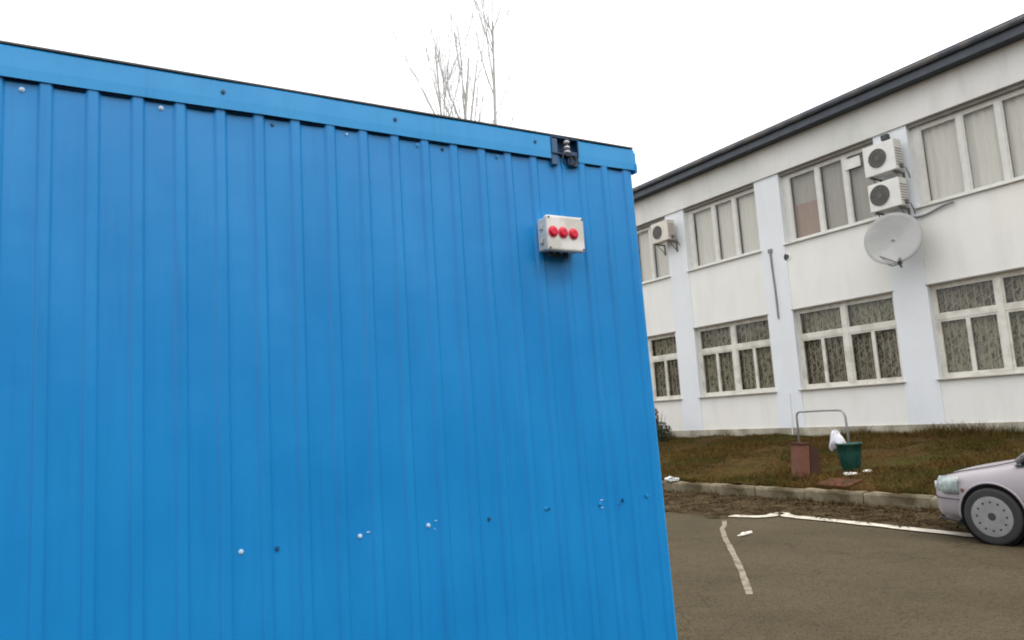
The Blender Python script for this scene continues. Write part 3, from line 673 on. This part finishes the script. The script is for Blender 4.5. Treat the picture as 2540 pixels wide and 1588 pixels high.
q = MB(); q.tube([W((15.34,9.29,4.86)), W((15.60,9.52,4.98)), W((15.98,9.62,5.02))], .03, 8); q.box(15.965-dc.x,15.984-dc.x, 9.50-dc.y, 9.78-dc.y, 4.88-dc.z, 5.16-dc.z); q.build('mount', M['galv'], t, smooth=False)

# ================================================================== things on the bank
# rust-red metal chute standing on the bank
zb = bank_z(10.95, 8.78)
t = tag(empty('metal_bin', (10.96, 8.80, zb-.01), R(-12)), label='narrow rust-red metal bin standing on the bank behind the kerb', cat='bin')
q = MB(); h = .60
q.v = [(-.11,-.11,.0),(.10,-.11,.0),(.10,.11,.0),(-.11,.11,.0),(-.05,-.11,h),(.15,-.11,h-.02),(.15,.11,h-.02),(-.05,.11,h)]
q.f = [(0,3,2,1),(0,1,5,4),(1,2,6,5),(2,3,7,6),(3,0,4,7)]; q.mi=[0]*5
o = q.build('body', M['rust'], t); s = o.modifiers.new('t','SOLIDIFY'); s.thickness = .006
q = MB(); q.box(-.17,.16,-.16,.19,-.005,.035); q.build('base_plate', M['rust_dark'], t, bevel=.004)
q = MB(); q.box(-.062,.160,-.122,-.111,h-.05,h-.022); q.box(-.062,.160,.111,.122,h-.05,h-.022); q.box(-.066,-.056,-.11,.11,h-.05,h-.01); q.build('rim', M['rust_dark'], t)
q = MB(); q.v = [(.12,-.115,.01),(.27,-.18,.05),(.27,-.18,.44),(.155,-.115,.56),(.12,-.09,.01),(.27,-.155,.05),(.27,-.155,.44),(.155,-.09,.56)]; q.f = [(0,1,2,3),(7,6,5,4),(0,4,5,1),(1,5,6,2),(2,6,7,3),(3,7,4,0)]; q.mi = [0]*6; q.build('side_flap', M['rust_dark'], t)
# pipe hoop
hx, hy0, hy1 = 13.2, 10.55, 9.42
zb0, zb1 = bank_z(hx, hy0), bank_z(hx, hy1)
t = tag(empty('pipe_hoop', (hx, (hy0+hy1)/2, zb0)), label='low grey pipe hoop standing behind the red and green bins', cat='pipe frame')
zt = 1.36
pts = [(0,.565,-.2),(0,.565,zt-zb0-.10),(0,.545,zt-zb0-.03),(0,.48,zt-zb0)] + [(0,.3,zt-zb0),(0,0,zt-zb0+.005),(0,-.4,zt-zb0)] + [(0,-.50,zt-zb0-.01),(0,-.55,zt-zb0-.06),(0,-.575,zt-zb0-.14),(0,-.595,zb1-zb0-.2)]
q = MB(); q.tube(pts, .022, 10); q.build('pipe', M['galv'], t, smooth=True)
# green litter bin with white bag
bz = bank_z(11.75, 8.45)
t = tag(empty('litter_bin', (11.78, 8.40, bz)), label='dark green litter bin with a white bag hanging over its rim', cat='bin')
q = MB(); n = 24
hs = [(0,.125),(.02,.14),(.30,.185),(.44,.205),(.445,.222),(.475,.222),(.478,.205),(.30,.175),(.03,.12)]
for z, r_ in hs:
    for j in range(n): a = 2*math.pi*j/n; q.v.append((r_*math.cos(a), r_*math.sin(a), z))
for i in range(len(hs)-1):
    for j in range(n): q.f.append((i*n+j, i*n+(j+1)%n, (i+1)*n+(j+1)%n, (i+1)*n+j)); q.mi.append(0)
q.f.append(tuple(reversed(range(n)))); q.mi.append(0)
q.build('body', M['green_bin'], t, smooth=True)
q = MB(); q.tube([(0,0,.045),(0,0,.055)], .122, 20); q.build('bin_floor', M['steel_dark'], t)
for k in range(8):
    a = 2*math.pi*k/8; q = MB(); q.tube([(.150*math.cos(a),.150*math.sin(a),.06),(.196*math.cos(a),.196*math.sin(a),.38)], .007, 5); q.build('rib', M['green_bin'], t)
def crumple(name, loc, sx, sy, sz, ma, label, cat, seed=0, group=None):
    r_ = random.Random(seed); q = MB(); n, mrow = 14, 8
    for i in range(mrow+1):
        ph = math.pi*i/mrow
        for j in range(n):
            a = 2*math.pi*j/n; k = 1+r_.uniform(-.28,.22)
            q.v.append((sx*math.sin(ph)*math.cos(a)*k, sy*math.sin(ph)*math.sin(a)*k, sz*(1+math.cos(ph))*k*.5))
    for i in range(mrow):
        for j in range(n): q.f.append((i*n+j, (i+1)*n+j, (i+1)*n+(j+1)%n, i*n+(j+1)%n)); q.mi.append(0)
    o = q.build(name, ma); o.location = loc; tag(o, label=label, cat=cat, group=group); return o
bg = crumple('plastic_bag', (11.76, 8.60, bz+.36), .12, .17, .33, M['white_bag'], 'white plastic bag bulging over the left rim of the green bin', 'plastic bag', 3)
bm_ = bg.modifiers.new('s', 'SUBSURF'); bm_.levels = bm_.render_levels = 2; bg.data.polygons.foreach_set('use_smooth', [True]*len(bg.data.polygons))
for v_ in bg.data.vertices:
    if v_.co.z > .2: v_.co.x *= .6; v_.co.y = v_.co.y*.62+.03
    if v_.co.y > .08 and v_.co.z < .2: v_.co.z -= .10
crumple('litter', (11.42, 8.16, bank_z(11.42,8.16)-.01), .10, .14, .05, M['paper'], 'larger white litter scrap in front of the green bin', 'litter', 4)
crumple('litter', (11.62, 7.98, bank_z(11.62,7.98)-.01), .07, .08, .045, M['paper'], 'smaller white litter scrap right of the green bin', 'litter', 5)
o = crumple('litter', (7.28, 6.76, 0.0), .16, .035, .035, M['paper'], 'crumpled strip of white paper on the asphalt inside the parking bay', 'litter', 6); o.rotation_euler = (0,0,R(12))
# rusty flat plate by the kerb
t = MB(); t.box(-.26,.26,-.26,.26,0,.03); o = t.build('metal_plate', M['rust2'], bevel=.005); o.location = (10.50, 7.74, bank_z(10.5,7.74)+.005); o.rotation_euler = (R(2), R(-6), R(8))
tag(o, label='rusty red square plate lying on the bank right behind the kerb', cat='metal plate')
crumple('stone', (10.04, 11.02, .215), .10, .16, .09, M['pale_plastic'], 'whitish stone lying on the kerb beside the container edge', 'stone', 11)

# ================================================================== grass and leaves (uncountable)
def scatter(name, n, fn, ma, kind='stuff', label=None):
    V = np.zeros((n*3, 3)); 
    for i in range(n): V[3*i:3*i+3] = fn()
    me = bpy.data.meshes.new(name); me.vertices.add(n*3); me.vertices.foreach_set('co', V.ravel())
    me.loops.add(n*3); me.loops.foreach_set('vertex_index', np.arange(n*3)); me.polygons.add(n)
    me.polygons.foreach_set('loop_start', np.arange(n)*3); me.materials.append(ma); me.update(calc_edges=True)
    o = bpy.data.objects.new(name, me); col.objects.link(o); o['kind'] = kind
    return o
def blade():
    x = BX0+.05 + 5.75*random.random(); y = 2 + 20*random.random()
    c = math.sin(x*1.3+y*.7)+math.sin(y*2.1-x)+math.sin(x*3.7+y*1.9)*.6
    h = max(.012, .050+.026*c)*random.uniform(.4,1.6)
    if math.sin(x*2.9+1.3*y)*math.sin(y*1.7-x*1.1) > .55: h *= .35
    if x > 15.3: h *= 2.0 if (y < 9.7 or math.sin(y*3) > .4) else 1.2
    a = random.random()*6.28; wd = .006+.004*random.random(); z = bank_z(x, y)
    dx, dy = math.cos(a), math.sin(a); lx, ly = random.uniform(-1,1)*h*.9, random.uniform(-1,1)*h*.9
    return ((x-dx*wd, y-dy*wd, z-.005), (x+dx*wd, y+dy*wd, z-.005), (x+lx, y+ly, z+h))
scatter('grass', 95000, blade, M['blade'])
def tuft():
    while True:
        cx = BX0+.1+5.6*random.random(); cy = 2+20*random.random()
        if math.sin(cx*1.9+cy*.8)+math.sin(cy*2.3-cx*.7) + (.9 if cx > 14.5 else 0) > .9: break
    x, y = cx, cy; h = random.uniform(.04,.12); a = random.random()*6.28; z = bank_z(x, y); wd = .006
    return ((x-math.cos(a)*wd, y-math.sin(a)*wd, z-.01), (x+math.cos(a)*wd, y+math.sin(a)*wd, z-.01), (x+random.uniform(-.05,.05), y+random.uniform(-.05,.05), z+h))
scatter('green_grass', 14000, tuft, M['blade_green'])
def kerb_blade():
    if random.random() < .5: x = 10.16+.10*random.random()
    else: x = 9.99-.10*random.random()**2
    y = 4 + 12*random.random()
    if math.sin(y*2.7)+math.sin(y*6.1+2) < .2 and random.random() < .85: x = 10.2
    z = .21 if x > 10.1 else .03
    h = random.uniform(.04,.13); a = random.random()*6.28; wd = .005
    return ((x-math.cos(a)*wd, y-math.sin(a)*wd, z-.01), (x+math.cos(a)*wd, y+math.sin(a)*wd, z-.01), (x+random.uniform(-.05,.03), y+random.uniform(-.05,.05), z+h))
scatter('kerb_weeds', 5000, kerb_blade, M['blade'])
def leafq():
    y = 2+14*random.random(); e = edge_x(y); x = e-.15+(10.0-e+.15)*random.random()**.8
    if random.random() < .35: x = 10.2+5.5*random.random(); z0 = bank_z(x, y)+.02
    else: z0 = .02+.035*max(0,(x-e)/(10-e))
    s = random.uniform(.012,.03); a = random.random()*6.28; b = a+random.uniform(1.7,2.4); c = b+random.uniform(1.7,2.4)
    return tuple((x+s*math.cos(q_), y+s*math.sin(q_), z0+random.uniform(0,.025)) for q_ in (a, b, c))
scatter('dead_leaves', 15000, leafq, M['leaf'])

# shrub against the wall beside the container edge
def leafcloud(c, rad, n, s):
    V = MB()
    for i in range(n):
        d = Vector((random.gauss(0,1), random.gauss(0,1), random.gauss(0,1))).normalized()*random.random()**.45
        p = Vector(c)+Vector((d.x*rad[0], d.y*rad[1], d.z*rad[2]))
        u1 = Vector((random.uniform(-1,1),random.uniform(-1,1),random.uniform(-1,1))).normalized(); v1 = u1.cross(Vector((random.uniform(-1,1),random.uniform(-1,1),random.uniform(-1,1)))).normalized()
        k = s*random.uniform(.6,1.3); V.quad(p-u1*k, p+v1*k*.5, p+u1*k, p-v1*k*.5)
    return V
sx_, sy_ = 14.9, 16.75; sz_ = bank_z(sx_, sy_)
t = tag(empty('shrub', (sx_, sy_, sz_)), label='dark shrub with wine-red tips against the wall beside the container edge', cat='shrub')
q = MB()
for k in range(9):
    a = random.random()*6.28; q.tube([(0,0,-.05),(.12*math.cos(a),.12*math.sin(a),.35),(.28*math.cos(a),.28*math.sin(a),.75+.2*random.random())], [.014,.010,.004], 5)
q.build('branches', M['bark'], t)
v = leafcloud((0,.02,.32), (.36,.48,.30), 1500, .035); v.build('foliage', M['shrub_g'], t, kind='stuff')
v = leafcloud((0,.12,.74), (.14,.15,.34), 700, .03); v.build('red_foliage', M['shrub_r'], t, kind='stuff')

# ================================================================== bare trees beyond the container
def bare_tree(base, stems, label, seed):
    r_ = random.Random(seed); t = tag(empty('bare_tree', base), label=label, cat='tree', group='bare trees behind the container')
    tr = MB(); br = MB()
    def limb(mb, p, d, L_, r0, depth):
        n = 6; pts = [p]; rad = [r0]; d = d.normalized(); cur = p.copy()
        for i in range(n):
            d = (d + Vector((r_.uniform(-.09,.09), r_.uniform(-.09,.09), .05 if depth else .01))).normalized()
            cur = cur + d*L_/n; pts.append(cur.copy()); rad.append(max(.006, r0*(1-.75*(i+1)/n)))
        mb.tube(pts, rad, 6 if depth < 2 else 4, caps=False)
        if depth < 3:
            nb = (11, 7, 4)[depth]
            for k in range(nb):
                f_ = r_.uniform(.30, .98) if depth else r_.uniform(.42, .99); i = min(int(f_*n), n-1)
                pp = pts[i].lerp(pts[i+1], f_*n-i)
                az = r_.uniform(0, 6.28); ax = Vector((math.cos(az), math.sin(az), 0))
                dd = (pts[i+1]-pts[i]).normalized()*1.0 + ax*r_.uniform(.2,.5)
                limb(br, pp, dd, L_*r_.uniform(.20,.34)*(1.15 if depth else 1), max(.008, rad[i]*.42), depth+1)
    for (dx, dy, lx, ly, L_, r0) in stems: limb(tr, Vector((dx, dy, -.1)), Vector((lx, ly, 1)), L_, r0, 0)
    tr.build('trunk', M['bark'], t, smooth=True); br.build('branches', M['bark'], t, smooth=True)
bare_tree((17.5, 32, 0), [(0,0,.015,0,22.4,.20), (-.30,0,-.025,.01,20.4,.15)], 'left bare tree with two stems rising behind the container roof', 5)
bare_tree((19.65, 32, 0), [(-1.9,0,.125,0,22.5,.19),(-1.5,.2,.085,.02,21.5,.15)], 'right bare tree with one forked stem rising behind the container roof', 12)

# ================================================================== added masses out of view, only for reflections in glass and paint
v = MB()
for k in range(9000):
    x = random.uniform(-34, 9); y = random.uniform(40, 46); top = 6.5+1.6*math.sin(x*.5)+1.1*math.sin(x*1.3+1)+.7*math.sin(x*2.9)
    z = top*random.random()**.8+.1; p = Vector((x, y, z)); k_ = random.uniform(.15,.35)
    u1 = Vector((random.uniform(-1,1),random.uniform(-1,1),random.uniform(-1,1))).normalized(); v1 = u1.cross(Vector((random.uniform(-1,1),random.uniform(-1,1),random.uniform(-1,1)))).normalized()
    v.quad(p-u1*k_, p+v1*k_, p+u1*k_, p-v1*k_)
v.build('added_wood', M['shrub_g'], kind='stuff')  # invented leaf mass hidden by the container, gives the panes something to reflect
nb_ = tag(empty('added_brick_building', (0, -17, 0)), label='unseen brown brick building added behind the viewpoint to darken reflections', cat='building')
q = MB(); q.box(-22, 22, -8, 0, 0, 7.2); q.build('wall', M['rust_wall'], nb_)  # invented block behind the camera, darkens what the blue paint reflects
q = MB(); q.v = [(-22.4,.4,7.2),(22.4,.4,7.2),(22.4,-4,9.4),(-22.4,-4,9.4),(22.4,-8.4,7.2),(-22.4,-8.4,7.2)]; q.f = [(0,1,2,3),(3,2,4,5),(0,3,5),(1,4,2)]; q.mi = [0]*4; q.build('roof', M['roofm'], nb_)
wm = MB().box(-.8,.8,0,.03,-.75,.75).mesh('window', M['car_glass']); fm = MB(); frame_rect_y = [(-.8,.8,-.75,-.68),(-.8,.8,.68,.75),(-.8,-.73,-.68,.68),(.73,.8,-.68,.68),(-.035,.035,-.68,.68)]
for a_, b_, c_, d_ in frame_rect_y: fm.box(a_, b_, .031, .06, c_, d_)
fm = fm.mesh('window_frame', M['frame'])
for k in range(13):
    for z in (2.0, 5.3):
        o = bpy.data.objects.new('window', wm); col.objects.link(o); o.parent = nb_; o.location = (-19.8+3.3*k, .002, z)
        f_ = bpy.data.objects.new('frame', fm); col.objects.link(f_); f_.parent = o

# ================================================================== parked car, only its nose shows at the right edge
def make_car(loc, rz):
    t = tag(empty('parked_car', loc, rz), label='pale lilac hatchback parked along the kerb at the right edge', cat='car')
    # local frame: +x is forward, nose at x=0, z up
    st = [  # x, half width, z bottom, z belt/top of body
        (-.0,.50,.30,.52),(-.05,.66,.22,.62),(-.16,.76,.19,.685),(-.35,.80,.185,.735),(-.75,.82,.19,.80),(-1.05,.825,.20,.86),(-1.6,.83,.20,.90),(-2.4,.83,.20,.92),(-3.0,.83,.21,.93),(-3.5,.80,.24,.92),(-3.78,.72,.28,.88),(-3.85,.60,.36,.70)]
    q = MB(); rings = []
    for x, hw, zb_, zt_ in st:
        h = zt_-zb_
        prof = [(-hw*.80,zb_),(-hw*.97,zb_+h*.12),(-hw,zb_+h*.42),(-hw*.985,zb_+h*.70),(-hw*.93,zb_+h*.90),(-hw*.80,zt_),(-hw*.4,zt_+.018),(0,zt_+.025)]
        prof += [(-a,b) for a, b in reversed(prof[:-1])]
        rings.append(len(q.v)); q.v += [(x, a, b) for a, b in prof]
    m_ = len(prof)
    for i in range(len(st)-1):
        for j in range(m_-1): q.f.append((rings[i]+j, rings[i]+j+1, rings[i+1]+j+1, rings[i+1]+j)); q.mi.append(0)
    q.f.append(tuple(rings[0]+j for j in range(m_))); q.f.append(tuple(rings[-1]+j for j in reversed(range(m_)))); q.mi += [0,0]
    body = q.build('body', M['car'], t, smooth=True)
    body.modifiers.new('s','SUBSURF').levels = 2; body.modifiers['s'].render_levels = 2
    # cabin
    cst = [(-.95,.70,.84),(-1.25,.67,1.08),(-1.55,.63,1.30),(-1.85,.61,1.40),(-2.5,.61,1.42),(-3.1,.60,1.38),(-3.45,.62,1.22),(-3.75,.64,.90)]
    q = MB(); 
    for x, hw, zt_ in cst:
        zb_ = .80
        q.v += [(x,-.76,zb_),(x,-hw-(.0),max(zb_+.01, zt_-.05)),(x,-hw*.8,zt_),(x,0,zt_+.02),(x,hw*.8,zt_),(x,hw,max(zb_+.01, zt_-.05)),(x,.76,zb_)]
    for i in range(len(cst)-1):
        for j in range(6): q.f.append((7*i+j, 7*i+j+1, 7*i+8+j, 7*i+7+j)); q.mi.append(0 if j in (0,5) or i < 3 or i > 5 else 1)
    cab = q.build('cabin', [M['car_glass'], M['car']], t, smooth=False, bevel=.01)
    for s in (-1, 1):
        q = MB(); q.tube([(-.98,s*.755,.84),(-1.3,s*.70,1.10),(-1.62,s*.655,1.31),(-1.9,s*.63,1.37),(-2.6,s*.63,1.39),(-3.15,s*.63,1.35),(-3.5,s*.66,1.18),(-3.72,s*.72,.90)], .028, 6); q.build('roof_pillar', M['car'], t, smooth=True)
        q = MB(); q.tube([(-2.45,s*.77,.86),(-2.5,s*.64,1.38)], .03, 6); q.build('door_pillar', M['steel_dark'], t)
        q = MB(); q.v = [(-1.38,s*.79,.88),(-1.24,s*.90,.90),(-1.22,s*.93,1.0),(-1.38,s*.92,1.01),(-1.45,s*.80,.97),(-1.34,s*.80,.88)]; q.v += [(a-.07,b,c+.005) for a,b,c in q.v]
        n=6; q.f = [tuple(range(6)), tuple(reversed(range(6,12)))]+[(i,(i+1)%6,6+(i+1)%6,6+i) for i in range(6)]; q.mi=[0]*8; q.build('mirror', M['car'], t, bevel=.01)
        q = MB(); q.box(-2.14,-1.98,s*.845-.012,s*.845+.012,.79,.815); q.build('door_handle', M['steel_dark'], t, bevel=.004)
        # headlight wraps the corner
        q = MB(); pts = [(-.035,s*.40),(-.065,s*.56),(-.14,s*.695),(-.27,s*.775),(-.40,s*.80)]; n = len(pts)
        for zz, off in ((.475,.018),(.53,.03),(.60,.026),(.655,-.005)): q.v += [(x+off*.8, y+s*off*.5, zz+(.03*i/n)) for i, (x, y) in enumerate(pts)]
        for r__ in range(3):
            for j in range(n-1): a = r__*n+j; q.f.append((a, a+1, a+n+1, a+n)); q.mi.append(0)
        hl = q.build('headlight', M['lamp_glass'], t, smooth=True); hl.modifiers.new('t','SOLIDIFY').thickness = .02
        q = MB(); q.tube([(-.05,s*.56,.555),(-.025,s*.57,.555)], .05, 14); q.build('lamp_bulb', M['ceramic'], hl)
        for wx in (-.72, -3.15):
            q = MB(); q.tube([(wx,s*.64,.29),(wx,s*.66,.29),(wx,s*0.8120,.29),(wx,s*0.8400,.29),(wx,s*0.8480,.29),(wx,s*0.8500,.29),(wx,s*0.8502,.29)], [.27,.292,.292,.280,.262,.225,.205], 36); wh = q.build('wheel', M['rubber'], t, smooth=False)
            q = MB(); q.tube([(wx,s*0.8120,.29),(wx,s*0.8506,.29),(wx,s*0.8512,.29),(wx,s*0.8516,.29),(wx,s*0.8522,.29)], [.206,.203,.188,.175,.05], 32)
            q.build('rim', M['alloy'], wh, smooth=False)
            q = MB(); q.tube([(wx+.0,s*0.8465,.29),(wx,s*0.8555,.29)], [.045,.038], 16); q.build('wheel_centre', M['steel_dark'], wh)
            q = MB()
            for a_ in range(12):
                c_, s_ = math.cos(a_*math.pi/6), math.sin(a_*math.pi/6); q.tube([(wx+c_*.145, s*0.8508, .29+s_*.145),(wx+c_*.145, s*0.8530, .29+s_*.145)], .012, 8)
            q.build('rim_holes', M['rubber'], wh, kind='stuff')
            q = MB(); q.tube([(wx,s*.66,.30),(wx,s*.8275,.30)], .322, 36); q.build('wheel_arch', M['arch'], t)
            q = MB(); q.tube([(wx+.328*math.cos(a_), s*.826, .30+.328*math.sin(a_)) for a_ in np.linspace(-.15, math.pi+.15, 25)], .012, 6); q.build('arch_lip', M['car'], t, smooth=True)
    for s in (-1, 1):           # shut lines: bumper to wing, bonnet edge, door
        q = MB(); q.tube([(-.06,s*.655,.455),(-.16,s*.768,.45),(-.30,s*.806,.445),(-.40,s*.818,.44)], .0045, 5); q.build('bumper_gap', M['arch'], t)
        q = MB(); q.tube([(-.12,s*.60,.668),(-.35,s*.655,.722),(-.75,s*.67,.795),(-.97,s*.66,.845)], .0045, 5); q.build('bonnet_gap', M['arch'], t)
        q = MB(); q.tube([(-1.22,s*.752,.86),(-1.20,s*.826,.70),(-1.16,s*.834,.5),(-1.18,s*.826,.28)], .005, 5); q.build('door_gap', M['arch'], t)
        q = MB(); q.box(-.46,-.43,s*.826-.006,s*.826+.006,.52,.56); q.build('side_indicator', M['rust'], t)
        q = MB(); q.tube([(-.03,s*.46,.225),(-.10,s*.68,.22),(-.38,s*.80,.215)], .016, 6); q.build('bumper_lip', M['rubber'], t)
    q = MB(); q.box(-.02,.022,-.34,.34,.50,.60); q.build('grille', M['steel_dark'], t, bevel=.01)
    q = MB(); q.box(-.03,.012,-.46,.46,.27,.36); q.build('air_intake', M['rubber'], t, bevel=.01)
    q = MB(); q.box(.012,.022,-.26,.26,.385,.485); q.build('number_plate', M['pale_plastic'], t, bevel=.003)
    q = MB(); q.box(-3.4,-.25,-.62,.62,.13,.24); q.build('underbody', M['rubber'], t)
    for y in (.0,.42): q = MB(); q.tube([(-1.0,y-.15,.865),(-1.04,y+.35,.90)], .008, 5); q.build('wiper', M['rubber'], t)
    return t
make_car((9.10, 5.08, 0), R(91.5))
